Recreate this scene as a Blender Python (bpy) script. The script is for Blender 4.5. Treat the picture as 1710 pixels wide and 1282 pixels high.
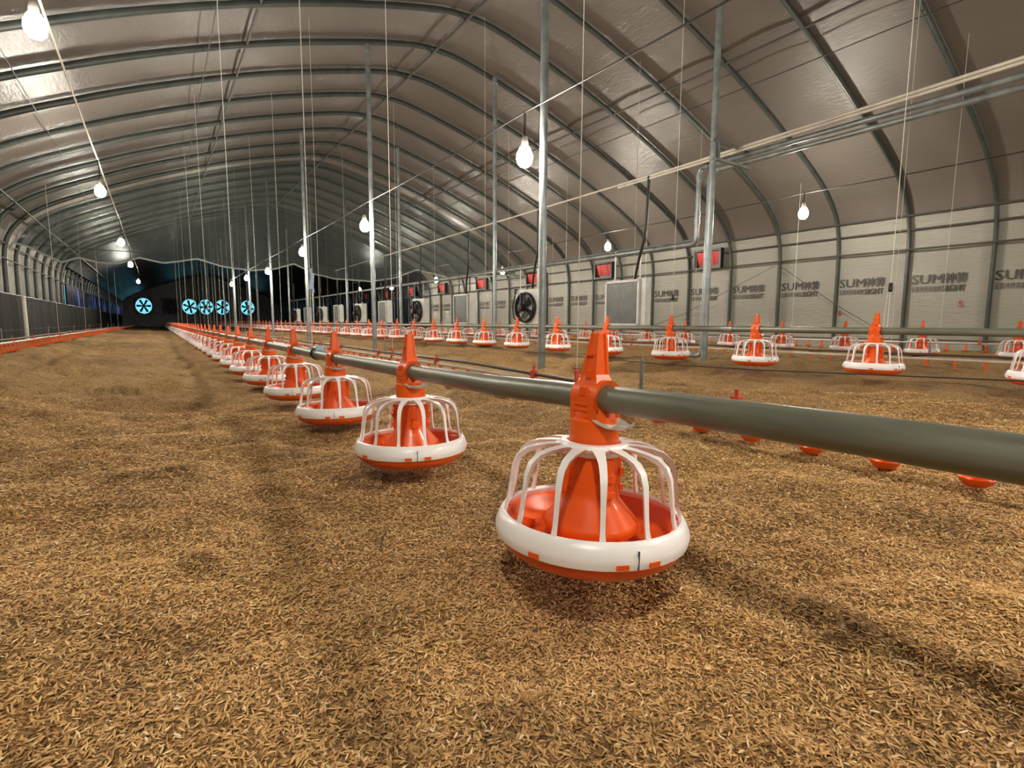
import bpy, math, random
import numpy as np
from mathutils import Vector, Matrix

SC = bpy.context.scene
COL = SC.collection
for o in list(bpy.data.objects):
    bpy.data.objects.remove(o)
random.seed(7); RNG = np.random.default_rng(7)

# ------------------------------------------------------------------ camera
CAM_H = 0.40
R = np.array([[0.83106298, -0.05997362, 0.55293533],
              [-0.55616063, -0.09753913, 0.82533113],
              [0.00443474, -0.99342301, -0.11441613]])   # columns: right, down, forward in world axes
cd = bpy.data.cameras.new('camera'); cam = bpy.data.objects.new('camera', cd); COL.objects.link(cam)
cd.sensor_width = 36.0; cd.lens = 880.0 / 1710.0 * 36.0; cd.clip_start = 0.02; cd.clip_end = 300
M = Matrix(((R[0, 0], -R[0, 1], -R[0, 2], 0), (R[1, 0], -R[1, 1], -R[1, 2], 0), (R[2, 0], -R[2, 1], -R[2, 2], CAM_H), (0, 0, 0, 1)))
cam.matrix_world = M
SC.camera = cam

# ------------------------------------------------------------------ world, exposure
W = bpy.data.worlds.new('dusk_sky'); SC.world = W; W.use_nodes = True
bg = W.node_tree.nodes['Background']; bg.inputs[0].default_value = (0.19, 0.67, 0.86, 1); bg.inputs[1].default_value = 0.58
SC.view_settings.view_transform = 'Standard'; SC.view_settings.look = 'None'
SC.view_settings.gamma = 1.0; SC.view_settings.use_curve_mapping = False
SC.view_settings.exposure = 1.5
SC.cycles.sample_clamp_indirect = 6.0
SC.cycles.max_bounces = 8; SC.cycles.diffuse_bounces = 5; SC.cycles.glossy_bounces = 3; SC.cycles.transparent_max_bounces = 10
BULB_STRENGTH = 250.0
BULB_COLOR = (1.0, 0.90, 0.76)

# ------------------------------------------------------------------ house measures
XC, HALF = 3.64, 5.93
Y0, Y1 = -8.0, 53.4
YDARK = 20.45
PROFILE = [(0, 4.36), (0.35, 4.335), (0.8, 4.24), (1.3, 4.11), (2.0, 3.91), (2.6, 3.71), (3.2, 3.49), (3.8, 3.25), (4.3, 3.03), (4.8, 2.80),
           (5.2, 2.59), (5.45, 2.42), (5.65, 2.24), (5.8, 2.02), (5.88, 1.78), (5.91, 1.5), (5.92, 0.9), (5.93, -0.12)]

# ------------------------------------------------------------------ materials
def nodemat(name):
    m = bpy.data.materials.new(name); m.use_nodes = True
    nt = m.node_tree; nt.nodes.clear()
    out = nt.nodes.new('ShaderNodeOutputMaterial'); p = nt.nodes.new('ShaderNodeBsdfPrincipled')
    nt.links.new(p.outputs[0], out.inputs[0])
    return m, nt, p, out
def ramp(nt, src, stops):
    r = nt.nodes.new('ShaderNodeValToRGB'); e = r.color_ramp.elements
    e[0].position, e[0].color = stops[0][0], (*stops[0][1], 1); e[1].position, e[1].color = stops[-1][0], (*stops[-1][1], 1)
    for pos, c in stops[1:-1]:
        n = e.new(pos); n.color = (*c, 1)
    nt.links.new(src, r.inputs[0]); return r.outputs[0]
def noise(nt, scale, detail=3, rough=0.55, stretch=None, coord='Object'):
    tc = nt.nodes.new('ShaderNodeTexCoord'); src = tc.outputs[coord]
    if stretch:
        mp = nt.nodes.new('ShaderNodeMapping'); mp.inputs['Scale'].default_value = stretch
        nt.links.new(src, mp.inputs['Vector']); src = mp.outputs[0]
    n = nt.nodes.new('ShaderNodeTexNoise'); n.inputs['Scale'].default_value = scale
    n.inputs['Detail'].default_value = detail; n.inputs['Roughness'].default_value = rough
    nt.links.new(src, n.inputs['Vector']); return n.outputs['Fac']
def bump(nt, p, src, strength, dist):
    b = nt.nodes.new('ShaderNodeBump'); b.inputs['Strength'].default_value = strength; b.inputs['Distance'].default_value = dist
    nt.links.new(src, b.inputs['Height']); nt.links.new(b.outputs[0], p.inputs['Normal']); return b
def simple(name, c1, c2=None, rough=0.5, metal=0.0, scale=8, coat=0.0, bmp=0.0, bscale=60, stretch=None, spec=0.5):
    m, nt, p, out = nodemat(name)
    c2 = c2 or tuple(min(1, x * 0.8) for x in c1)
    nt.links.new(ramp(nt, noise(nt, scale, stretch=stretch), [(0.32, c2), (0.68, c1)]), p.inputs['Base Color'])
    p.inputs['Roughness'].default_value = rough; p.inputs['Metallic'].default_value = metal
    p.inputs['Coat Weight'].default_value = coat; p.inputs['Specular IOR Level'].default_value = spec
    if bmp: bump(nt, p, noise(nt, bscale, 3, stretch=stretch), bmp, 0.002)
    return m

M_ORANGE = simple('orange_plastic', (0.86, 0.125, 0.010), (0.76, 0.092, 0.007), 0.34, scale=10, coat=0.1)
M_WHITE = simple('white_plastic', (0.92, 0.92, 0.94), (0.86, 0.86, 0.87), 0.32, scale=14, coat=0.15)
M_CLEAR = simple('milky_plastic', (0.62, 0.62, 0.55), (0.52, 0.52, 0.46), 0.35)
M_PIPE = simple('galvanised_feed_pipe', (0.215, 0.225, 0.18), (0.125, 0.133, 0.105), 0.40, metal=0.3, scale=3.2, stretch=(9, 1.2, 9), bmp=0.15, bscale=25)
M_GALV = simple('galvanised_steel', (0.31, 0.35, 0.36), (0.18, 0.215, 0.225), 0.36, metal=0.4, scale=9)
M_HOOP = simple('hoop_steel', (0.052, 0.064, 0.058), (0.034, 0.044, 0.040), 0.45, metal=0.15, scale=6)
M_PURLIN = simple('purlin_steel', (0.075, 0.075, 0.068), None, 0.5, metal=0.3)
M_WIRE = simple('dark_wire', (0.035, 0.032, 0.03), None, 0.6)
M_BLACK = simple('black_rubber', (0.014, 0.014, 0.015), None, 0.45, spec=0.4)
M_ROPE = simple('white_rope', (0.62, 0.60, 0.53), None, 0.8, scale=60)
M_CABLE = simple('ivory_cable_tube', (0.66, 0.63, 0.55), None, 0.5)
M_UNIT = simple('painted_white_sheet', (0.60, 0.62, 0.60), None, 0.4)
M_FIN = simple('grey_fins', (0.30, 0.32, 0.32), None, 0.4, metal=0.4)
M_DARKGAP = simple('dark_core', (0.03, 0.032, 0.033), None, 0.7)
M_DRINK = simple('drinker_white_pipe', (0.66, 0.60, 0.50), None, 0.45)
M_BROWNPIPE = simple('brown_steel_pipe', (0.085, 0.065, 0.05), None, 0.5, metal=0.2)
M_RED = simple('red_flap', (0.55, 0.035, 0.025), (0.38, 0.02, 0.018), 0.45)
M_REDCLIP = simple('red_clip', (0.62, 0.06, 0.03), None, 0.45)
M_PRINT = simple('grey_print', (0.030, 0.027, 0.024), (0.045, 0.040, 0.035), 0.5, scale=25)
M_REDPRINT = simple('red_print', (0.35, 0.05, 0.03), None, 0.5)
M_BLUE = simple('pale_blue_plastic', (0.38, 0.55, 0.75), None, 0.4)
M_SOCKET = simple('lamp_socket', (0.25, 0.23, 0.2), None, 0.5)
M_FANBLADE = simple('dark_fan_blade', (0.012, 0.03, 0.045), None, 0.5)
M_FANFRAME = simple('dark_fan_housing', (0.02, 0.024, 0.028), None, 0.55)
M_PAD = simple('black_side_curtain', (0.026, 0.028, 0.024), (0.014, 0.016, 0.015), 0.8, scale=3, stretch=(1, 0.4, 14), bmp=0.5, bscale=14, spec=0.15)

def film(name, c1, c2, rough, wr, dist, sx, coat=0.6):
    m, nt, p, out = nodemat(name)
    nt.links.new(ramp(nt, noise(nt, 0.9, 4), [(0.3, c2), (0.7, c1)]), p.inputs['Base Color'])
    p.inputs['Roughness'].default_value = rough
    p.inputs['Coat Weight'].default_value = coat; p.inputs['Coat Roughness'].default_value = 0.05
    n = noise(nt, 1.6, 6, 0.68, stretch=sx); b = bump(nt, p, n, wr, dist)
    nt.links.new(b.outputs[0], p.inputs['Coat Normal'])
    return m
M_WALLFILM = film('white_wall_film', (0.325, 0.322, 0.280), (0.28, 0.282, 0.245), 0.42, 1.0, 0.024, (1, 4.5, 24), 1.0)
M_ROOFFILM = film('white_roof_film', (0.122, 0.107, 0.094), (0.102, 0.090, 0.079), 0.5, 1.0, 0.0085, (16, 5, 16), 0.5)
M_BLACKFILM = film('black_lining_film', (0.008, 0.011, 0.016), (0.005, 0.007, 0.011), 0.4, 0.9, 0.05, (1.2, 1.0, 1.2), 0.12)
# thin curtain: half of the light goes straight through the clear film
def clearfilm():
    m, nt, p, out = nodemat('clear_curtain_film')
    nt.links.new(ramp(nt, noise(nt, 0.8, 3), [(0.3, (0.055, 0.070, 0.070)), (0.7, (0.085, 0.10, 0.095))]), p.inputs['Base Color'])
    p.inputs['Roughness'].default_value = 0.3; p.inputs['Coat Weight'].default_value = 0.4; p.inputs['Coat Roughness'].default_value = 0.12
    n = noise(nt, 2.2, 5, 0.6, stretch=(2.6, 1, 0.7)); bump(nt, p, n, 0.9, 0.05)
    t = nt.nodes.new('ShaderNodeBsdfTransparent'); t.inputs[0].default_value = (0.72, 0.79, 0.78, 1)
    mx = nt.nodes.new('ShaderNodeMixShader'); 
    v = ramp(nt, noise(nt, 1.3, 4, stretch=(2.5, 1, 0.5)), [(0.3, (0.46,) * 3), (0.75, (0.60,) * 3)])
    nt.links.new(v, mx.inputs[0])
    nt.links.new(t.outputs[0], mx.inputs[1]); nt.links.new(p.outputs[0], mx.inputs[2]); nt.links.new(mx.outputs[0], out.inputs[0])
    return m
M_CURTAIN = clearfilm()
def translucentfilm(name, k):
    m, nt, p, out = nodemat(name)
    p.inputs['Base Color'].default_value = (0.03, 0.04, 0.06, 1); p.inputs['Roughness'].default_value = 0.4
    t = nt.nodes.new('ShaderNodeBsdfTranslucent')
    nt.links.new(ramp(nt, noise(nt, 1.6, 4, 0.6, stretch=(1, 1.3, 0.5)), [(0.50, (0.01, 0.02, 0.05)), (0.68, (k * 1.0, k * 0.55, k * 0.8))]), t.inputs[0])
    mx = nt.nodes.new('ShaderNodeMixShader'); mx.inputs[0].default_value = 0.7
    nt.links.new(p.outputs[0], mx.inputs[1]); nt.links.new(t.outputs[0], mx.inputs[2]); nt.links.new(mx.outputs[0], out.inputs[0])
    return m
M_VENT = translucentfilm('translucent_vent_film', 1.0); M_BLUE_SHEEN = translucentfilm('blue_sheen_film', 0.10)  # the second film stands for blue reflections on the right hoops
def bulbmat():
    m = bpy.data.materials.new('glowing_bulb'); m.use_nodes = True; nt = m.node_tree; nt.nodes.clear()
    out = nt.nodes.new('ShaderNodeOutputMaterial'); e = nt.nodes.new('ShaderNodeEmission')
    e.inputs[0].default_value = (*BULB_COLOR, 1); e.inputs[1].default_value = BULB_STRENGTH
    nt.links.new(e.outputs[0], out.inputs[0]); return m
M_BULB = bulbmat()
def littermat(husk):
    m, nt, p, out = nodemat('rice_husk' if husk else 'litter_bed')
    big = noise(nt, 1.5, 5, 0.6)
    if husk:
        at = nt.nodes.new('ShaderNodeAttribute'); at.attribute_name = 'tint'
        col = ramp(nt, at.outputs['Fac'], [(0.0, (0.28, 0.155, 0.060)), (0.3, (0.53, 0.33, 0.135)), (0.65, (0.73, 0.49, 0.22)), (0.92, (0.88, 0.67, 0.36)), (1.0, (0.95, 0.82, 0.56))])
    else:
        fine = noise(nt, 120, 4, 0.75)
        col = ramp(nt, fine, [(0.30, (0.10, 0.058, 0.022)), (0.46, (0.36, 0.225, 0.095)), (0.60, (0.58, 0.40, 0.19)), (0.74, (0.80, 0.60, 0.33))])
    mx = nt.nodes.new('ShaderNodeMix'); mx.data_type = 'RGBA'; mx.blend_type = 'MULTIPLY'; mx.inputs[0].default_value = 1.0
    tone = ramp(nt, big, [(0.28, (0.80, 0.74, 0.70)), (0.50, (1, 1, 1)), (0.75, (1.12, 1.14, 1.0))])
    mid = ramp(nt, noise(nt, 3.4, 6, 0.72), [(0.30, (0.46, 0.41, 0.37)), (0.44, (0.97, 0.92, 0.88)), (0.8, (1.2, 1.12, 1.0))])
    mm = nt.nodes.new('ShaderNodeMix'); mm.data_type = 'RGBA'; mm.blend_type = 'MULTIPLY'; mm.inputs[0].default_value = 1.0
    nt.links.new(tone, mm.inputs[6]); nt.links.new(mid, mm.inputs[7]); tone = mm.outputs[2]
    nt.links.new(col, mx.inputs[6]); nt.links.new(tone, mx.inputs[7])
    at2 = nt.nodes.new('ShaderNodeAttribute'); at2.attribute_name = 'damp_and_shadow'
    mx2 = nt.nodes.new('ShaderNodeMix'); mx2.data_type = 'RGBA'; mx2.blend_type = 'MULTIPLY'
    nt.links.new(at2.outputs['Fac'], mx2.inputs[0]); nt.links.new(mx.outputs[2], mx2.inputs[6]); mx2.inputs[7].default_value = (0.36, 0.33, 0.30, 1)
    nt.links.new(mx2.outputs[2], p.inputs['Base Color']); p.inputs['Roughness'].default_value = 0.7 if husk else 0.9
    p.inputs['Specular IOR Level'].default_value = 0.25
    if not husk:
        a = noise(nt, 130, 4, 0.7); b1 = bump(nt, p, a, 1.0, 0.012)
        b2 = nt.nodes.new('ShaderNodeBump'); b2.inputs['Strength'].default_value = 1.0; b2.inputs['Distance'].default_value = 0.22
        nt.links.new(noise(nt, 5.0, 5, 0.62), b2.inputs['Height']); nt.links.new(b2.outputs[0], b1.inputs['Normal'])
    return m
M_LITTER = littermat(False); M_HUSK = littermat(True)

# ------------------------------------------------------------------ mesh helpers
class MB:
    def __init__(s): s.v = []; s.f = []; s.m = []; s.sm = []
    def add(s, vs, fs, mi=0, smooth=True):
        b = len(s.v); s.v += [tuple(map(float, v)) for v in vs]
        for f in fs: s.f.append(tuple(b + i for i in f)); s.m.append(mi); s.sm.append(smooth)
        return s
    def box(s, c, d, mi=0, rot=None, taper=None):
        x, y, z = d[0] / 2, d[1] / 2, d[2] / 2; t = taper or (1, 1)
        vs = [(-x, -y, -z), (x, -y, -z), (x, y, -z), (-x, y, -z), (-x * t[0], -y * t[1], z), (x * t[0], -y * t[1], z), (x * t[0], y * t[1], z), (-x * t[0], y * t[1], z)]
        if rot is not None: vs = [rot @ Vector(v) for v in vs]
        vs = [(v[0] + c[0], v[1] + c[1], v[2] + c[2]) for v in vs]
        return s.add(vs, [(0, 3, 2, 1), (4, 5, 6, 7), (0, 1, 5, 4), (1, 2, 6, 5), (2, 3, 7, 6), (3, 0, 4, 7)], mi, False)
    def tube(s, pts, r, seg=10, mi=0, caps=True, r2=None, up=None, closed=False):
        P = [Vector(p) for p in pts]; n = len(P); rs = r if isinstance(r, (list, tuple)) else [r] * n
        k2 = r2 / (r if not isinstance(r, (list, tuple)) else r[0]) if r2 else 1.0
        T = []
        for i in range(n):
            a = P[(i - 1) % n] if (closed or i > 0) else P[i]; b = P[(i + 1) % n] if (closed or i < n - 1) else P[i]
            T.append((b - a).normalized())
        u = Vector(up) if up else (Vector((0, 0, 1)) if abs(T[0].z) < 0.9 else Vector((0, 1, 0)))
        vs = []
        for i in range(n):
            if up: u = Vector(up)
            u = (u - T[i] * u.dot(T[i])).normalized(); w = T[i].cross(u)
            for j in range(seg):
                a = 2 * math.pi * j / seg
                vs.append(P[i] + u * (math.cos(a) * rs[i]) + w * (math.sin(a) * rs[i] * k2))
        fs = []
        for i in range(n if closed else n - 1):
            for j in range(seg):
                a, b = i * seg + j, i * seg + (j + 1) % seg; c, d = ((i + 1) % n) * seg + (j + 1) % seg, ((i + 1) % n) * seg + j
                fs.append((a, b, c, d))
        if caps and not closed: fs += [tuple(range(seg - 1, -1, -1)), tuple(range((n - 1) * seg, n * seg))]
        return s.add(vs, fs, mi)
    def lathe(s, prof, seg=32, c=(0, 0, 0), mi=0, closed=False, axis='z', sector=None):
        vs = []; n = len(prof)
        for r, z in prof:
            for j in range(seg):
                a = 2 * math.pi * j / seg; x, y = r * math.cos(a), r * math.sin(a)
                p = (x, y, z) if axis == 'z' else ((z, x, y) if axis == 'x' else (x, z, y))
                vs.append((p[0] + c[0], p[1] + c[1], p[2] + c[2]))
        fs = []
        for i in range(n if closed else n - 1):
            k = (i + 1) % n
            for j in range(seg):
                j2 = (j + 1) % seg
                fs.append((i * seg + j, i * seg + j2, k * seg + j2, k * seg + j))
        return s.add(vs, fs, mi)
    def mesh(s, name, mats):
        me = bpy.data.meshes.new(name); me.from_pydata(s.v, [], s.f)
        for m in (mats if isinstance(mats, (list, tuple)) else [mats]): me.materials.append(m)
        me.polygons.foreach_set('material_index', s.m); me.polygons.foreach_set('use_smooth', s.sm); me.update(); me.set_sharp_from_angle(angle=math.radians(38)); return me
    def build(s, name, mats, parent=None, loc=None):
        o = bpy.data.objects.new(name, s.mesh(name, mats)); COL.objects.link(o)
        if parent: o.parent = parent
        if loc: o.location = loc
        return o
def tag(o, label=None, cat=None, group=None, kind=None):
    if label: o['label'] = label
    if cat: o['category'] = cat
    if group: o['group'] = group
    if kind: o['kind'] = kind
    return o
def empty(name, loc=(0, 0, 0), rz=0):
    o = bpy.data.objects.new(name, None); COL.objects.link(o); o.location = loc; o.rotation_euler = (0, 0, rz); o.empty_display_size = 0.1
    return o
def copy_tree(o, parent=None):
    c = o.copy(); COL.objects.link(c); c.parent = parent
    for ch in list(o.children): copy_tree(ch, c)
    return c
ONES = ['', 'first', 'second', 'third', 'fourth', 'fifth', 'sixth', 'seventh', 'eighth', 'ninth', 'tenth', 'eleventh', 'twelfth', 'thirteenth', 'fourteenth',
        'fifteenth', 'sixteenth', 'seventeenth', 'eighteenth', 'nineteenth']
TENS = ['', '', 'twenty', 'thirty', 'forty', 'fifty', 'sixty', 'seventy']
TENTH = ['', '', 'twentieth', 'thirtieth', 'fortieth', 'fiftieth', 'sixtieth', 'seventieth']
def nth(n):
    if n < 20: return ONES[n]
    return TENTH[n // 10] if n % 10 == 0 else TENS[n // 10] + '-' + ONES[n % 10]
def bend(corners, rad, n=5):
    """a polyline with rounded corners"""
    out = [Vector(corners[0])]
    for i in range(1, len(corners) - 1):
        a, b, c = Vector(corners[i - 1]), Vector(corners[i]), Vector(corners[i + 1])
        p, q = b + (a - b).normalized() * rad, b + (c - b).normalized() * rad
        for k in range(n + 1):
            t = k / n; out.append(p * (1 - t) ** 2 + b * 2 * t * (1 - t) + q * t * t)
    out.append(Vector(corners[-1])); return out

# hoop profile, both sides, as (x, z)
def dense(prof, k=3):
    out = []; P = prof
    for i in range(len(P) - 1):
        p0 = P[max(i - 1, 0)] if i > 0 else (-P[1][0], P[1][1]); p1, p2 = P[i], P[i + 1]; p3 = P[min(i + 2, len(P) - 1)]
        for j in range(k):
            t = j / k
            out.append(tuple(0.5 * ((2 * p1[a]) + (-p0[a] + p2[a]) * t + (2 * p0[a] - 5 * p1[a] + 4 * p2[a] - p3[a]) * t * t + (-p0[a] + 3 * p1[a] - 3 * p2[a] + p3[a]) * t ** 3) for a in (0, 1)))
    out.append(P[-1]); return out
HP = dense(PROFILE, 3)
FULL = [(XC - d, z) for d, z in reversed(HP)] + [(XC + d, z) for d, z in HP[1:]]
def roof_z(x):
    d = abs(x - XC)
    for (a, za), (b, zb) in zip(HP, HP[1:]):
        if a <= d <= b: return za + (zb - za) * (d - a) / max(b - a, 1e-6)
    return 1.5

# ------------------------------------------------------------------ floor of litter
_L = RNG.random((64, 64))
def vnoise(x, y, s, ox=0.0):
    x = x * s + ox + 1000; y = y * s + ox * 1.7 + 1000
    xi, yi = np.floor(x).astype(int), np.floor(y).astype(int); fx, fy = x - xi, y - yi
    fx, fy = fx * fx * (3 - 2 * fx), fy * fy * (3 - 2 * fy)
    g = lambda a, b: _L[a % 64, b % 64]
    return (g(xi, yi) * (1 - fx) + g(xi + 1, yi) * fx) * (1 - fy) + (g(xi, yi + 1) * (1 - fx) + g(xi + 1, yi + 1) * fx) * fy - 0.5
def sm(x, a, b): t = np.clip((x - a) / (b - a), 0, 1); return t * t * (3 - 2 * t)
PIPE_SHADOW_RUT = [(0.86, 0.72), (0.80, 0.58), (0.785, 0.46), (0.795, 0.33), (0.79, 0.18), (0.76, 0.0)]  # line of the near feed pipe's shadow, also pressed in as a shallow furrow
def seg_dist(x, y, pts):
    d = np.full(np.shape(x), 9.0)
    for (ax, ay), (bx, by) in zip(pts, pts[1:]):
        vx, vy = bx - ax, by - ay; t = np.clip(((x - ax) * vx + (y - ay) * vy) / (vx * vx + vy * vy), 0, 1)
        d = np.minimum(d, np.hypot(x - ax - t * vx, y - ay - t * vy))
    return d
LUMPS = [(0.03, 1.08, .035, .016), (-0.62, 2.95, .12, .04), (0.02, 1.72, .08, .015), (1.05, 2.3, .10, .02), (-0.2, 4.2, .2, .03), (2.9, 2.3, .1, .03), (0.795, 0.305, .030, .026), (-0.55, 2.3, .10, .02), (-0.25, 1.9, .08, .014), (2.35, 1.45, .12, .035), (2.2, 1.75, .08, .02),
         (1.5, 2.6, .15, .02), (3.1, 3.6, .16, .03), (0.98, 0.52, .02, .008), (0.42, 1.55, .09, .012), (-0.9, 3.3, .16, .03), (0.1, 2.6, .12, .015), (1.15, 1.35, .1, .015)]
WET = [(0.03, 1.08, .035, .8), (-0.62, 2.95, .11, .55), (0.02, 1.72, .06, .35), (1.05, 2.3, .10, .4), (-0.2, 4.2, .2, .4), (2.9, 2.3, .1, .4), (0.80, 0.318, .036, .9), (0.60, 0.40, .012, .5), (-0.55, 2.3, .09, .5), (-0.25, 1.9, .07, .4), (2.35, 1.45, .09, .6), (1.2, 0.52, .012, .6), (1.04, 0.60, .012, .6), (3.1, 3.6, .13, .4), (-0.9, 3.3, .13, .4)]
def ground(x, y):
    x = np.asarray(x, float); y = np.asarray(y, float)
    z = -0.060 * np.exp(-((x - 0.45) / 0.95) ** 2) + 0.03 * sm(x, 2.6, 3.8) + 0.03 * sm(-x, 0.7, 1.5)
    z = z - 0.042 * np.exp(-((x - 0.58) ** 2 + (y - 0.60) ** 2) / 0.24 ** 2)
    row = 1 - 0.65 * np.exp(-((x - 0.62) / 0.22) ** 2) - 0.5 * np.exp(-((x - 1.67) / 0.2) ** 2)
    far = (1 + 1.0 * sm(y, 0.9, 4)) * row
    z = z + far * (0.036 * vnoise(x, y, 1.7, 3) + 0.042 * vnoise(x, y, 3.9, 9) + 0.020 * vnoise(x, y, 9.5, 5)) + 0.010 * vnoise(x, y, 22, 13) + 0.004 * vnoise(x, y, 50, 1)
    d = seg_dist(x, y, PIPE_SHADOW_RUT); z = z - 0.007 * np.exp(-(d / 0.025) ** 2) + 0.004 * np.exp(-((d - 0.06) / 0.03) ** 2)
    d = seg_dist(x, y, [(-1.02, 2.0), (-0.95, 4.0), (-1.0, 9.0), (-0.9, 20.0)]); z = z - 0.03 * np.exp(-(d / 0.09) ** 2) * sm(y, 2, 4)
    for cx, cy, r, h in LUMPS:
        z = z + h * np.exp(-((x - cx) ** 2 + (y - cy) ** 2) / r ** 2) * (1 + 1.6 * vnoise(x, y, 60, 4))
    return z
def damp_and_shadow(x, y):
    d = seg_dist(x, y, PIPE_SHADOW_RUT); w = 0.5 * np.exp(-((d + 0.02 * vnoise(x, y, 30, 2)) / 0.022) ** 2)  # pipe shadow painted as a dark strip; damp patches follow
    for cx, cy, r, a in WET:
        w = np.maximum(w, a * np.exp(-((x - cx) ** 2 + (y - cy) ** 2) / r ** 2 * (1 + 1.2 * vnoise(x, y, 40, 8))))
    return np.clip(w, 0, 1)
def graded(a, lo, hi, b, step, g):
    mid = list(np.arange(lo, hi, step)); s = step; up = []; v = hi
    while v < b: up.append(v); s *= g; v += s
    s = step; dn = []; v = lo - s
    while v > a: dn.append(v); s *= g; v -= s
    return np.array([a] + dn[::-1] + mid + up + [b])
gx = graded(-2.45, -1.1, 2.0, 9.75, 0.011, 1.025); gy = graded(Y0, 0.0, 2.2, Y1, 0.011, 1.022)
GX, GY = np.meshgrid(gx, gy); GZ = ground(GX, GY)
def grid_mesh(name, X, Y, Z, mat):
    ny, nx = X.shape; me = bpy.data.meshes.new(name); n = nx * ny
    me.vertices.add(n); me.vertices.foreach_set('co', np.stack([X, Y, Z], -1).astype(np.float32).ravel())
    i = np.arange((ny - 1) * (nx - 1)); a = (i // (nx - 1)) * nx + i % (nx - 1)
    q = np.stack([a, a + 1, a + nx + 1, a + nx], -1).astype(np.int32)
    me.loops.add(q.size); me.loops.foreach_set('vertex_index', q.ravel())
    me.polygons.add(len(q)); me.polygons.foreach_set('loop_start', np.arange(0, q.size, 4, dtype=np.int32))
    me.polygons.foreach_set('use_smooth', np.ones(len(q), bool)); me.materials.append(mat); me.update(calc_edges=True); return me
fm = grid_mesh('floor', GX, GY, GZ, M_LITTER)
at = fm.attributes.new('damp_and_shadow', 'FLOAT', 'POINT'); at.data.foreach_set('value', damp_and_shadow(GX, GY).astype(np.float32).ravel())
fl = bpy.data.objects.new('floor', fm); COL.objects.link(fl); tag(fl, kind='structure')

# loose husks lying on the bed, near the camera (uncountable)
N_TRY = 1500000
hx = RNG.uniform(-2.1, 3.4, N_TRY); hy = RNG.uniform(0.0, 4.4, N_TRY)
v = np.stack([hx, hy, np.full_like(hx, -0.05 - CAM_H)], -1) @ R
px, py = 880 * v[:, 0] / v[:, 2] + 855, 880 * v[:, 1] / v[:, 2] + 641
keep = (v[:, 2] > 0.15) & (px > -160) & (px < 1870) & (py < 1420)
dist = v[:, 2]
keep &= RNG.random(N_TRY) < np.clip((0.95 / np.maximum(dist, 0.3)) ** 1.8, 0.0, 1.0) * sm(-dist, -3.6, -2.4)
hx, hy, dist = hx[keep], hy[keep], dist[keep]; NH = len(hx)
hz = ground(hx, hy) + RNG.uniform(-0.0005, 0.0055, NH)
ln = RNG.uniform(0.0040, 0.0064, NH) * (1 + 0.12 * np.clip(dist - 1, 0, 3)); big = RNG.random(NH) < 0.012; ln[big] *= 2.2
wd = ln * RNG.uniform(0.19, 0.28, NH); wd[big] *= 0.45
az = RNG.uniform(0, 2 * np.pi, NH); el = RNG.normal(0, 0.36, NH); rl = RNG.normal(0, 0.5, NH)
t = np.stack([np.cos(az) * np.cos(el), np.sin(az) * np.cos(el), np.sin(el)], -1)
s0 = np.stack([-np.sin(az), np.cos(az), np.zeros(NH)], -1); n0 = np.cross(t, s0)
s = s0 * np.cos(rl)[:, None] + n0 * np.sin(rl)[:, None]; nn = np.cross(t, s)
c = np.stack([hx, hy, hz], -1); L = ln[:, None]; Wd = wd[:, None]; nn = nn * np.sign(nn[:, 2:3])
V = np.stack([c - t * L, c - t * L * 0.25 + s * Wd, c - t * L * 0.25 - s * Wd, c - t * L * 0.1 + nn * Wd * 0.9, c + t * L * 0.45 + s * Wd * 0.8, c + t * L * 0.45 - s * Wd * 0.8, c + t * L * 0.5 + nn * Wd * 0.6, c + t * L], 1)
F = np.array([[0, 3, 1], [0, 2, 3], [1, 3, 6], [1, 6, 4], [2, 5, 6], [2, 6, 3], [4, 6, 7], [5, 7, 6]])
me = bpy.data.meshes.new('rice_husks'); me.vertices.add(NH * 8); me.vertices.foreach_set('co', V.astype(np.float32).ravel())
idx = (np.arange(NH)[:, None, None] * 8 + F[None]).astype(np.int32).ravel()
me.loops.add(len(idx)); me.loops.foreach_set('vertex_index', idx); me.polygons.add(len(idx) // 3)
me.polygons.foreach_set('loop_start', np.arange(0, len(idx), 3, dtype=np.int32))
me.materials.append(M_HUSK); me.update(calc_edges=True)
ta = me.attributes.new('tint', 'FLOAT', 'POINT'); ta.data.foreach_set('value', np.repeat(np.clip(RNG.normal(0.46, 0.24, NH), 0, 1), 8).astype(np.float32))
da = me.attributes.new('damp_and_shadow', 'FLOAT', 'POINT'); da.data.foreach_set('value', np.repeat(damp_and_shadow(hx, hy), 8).astype(np.float32))
ho = bpy.data.objects.new('rice_husks', me); COL.objects.link(ho)
tag(ho, 'loose golden brown rice husks strewn over the litter floor', 'bedding', kind='stuff')
print('husks', NH)

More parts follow.
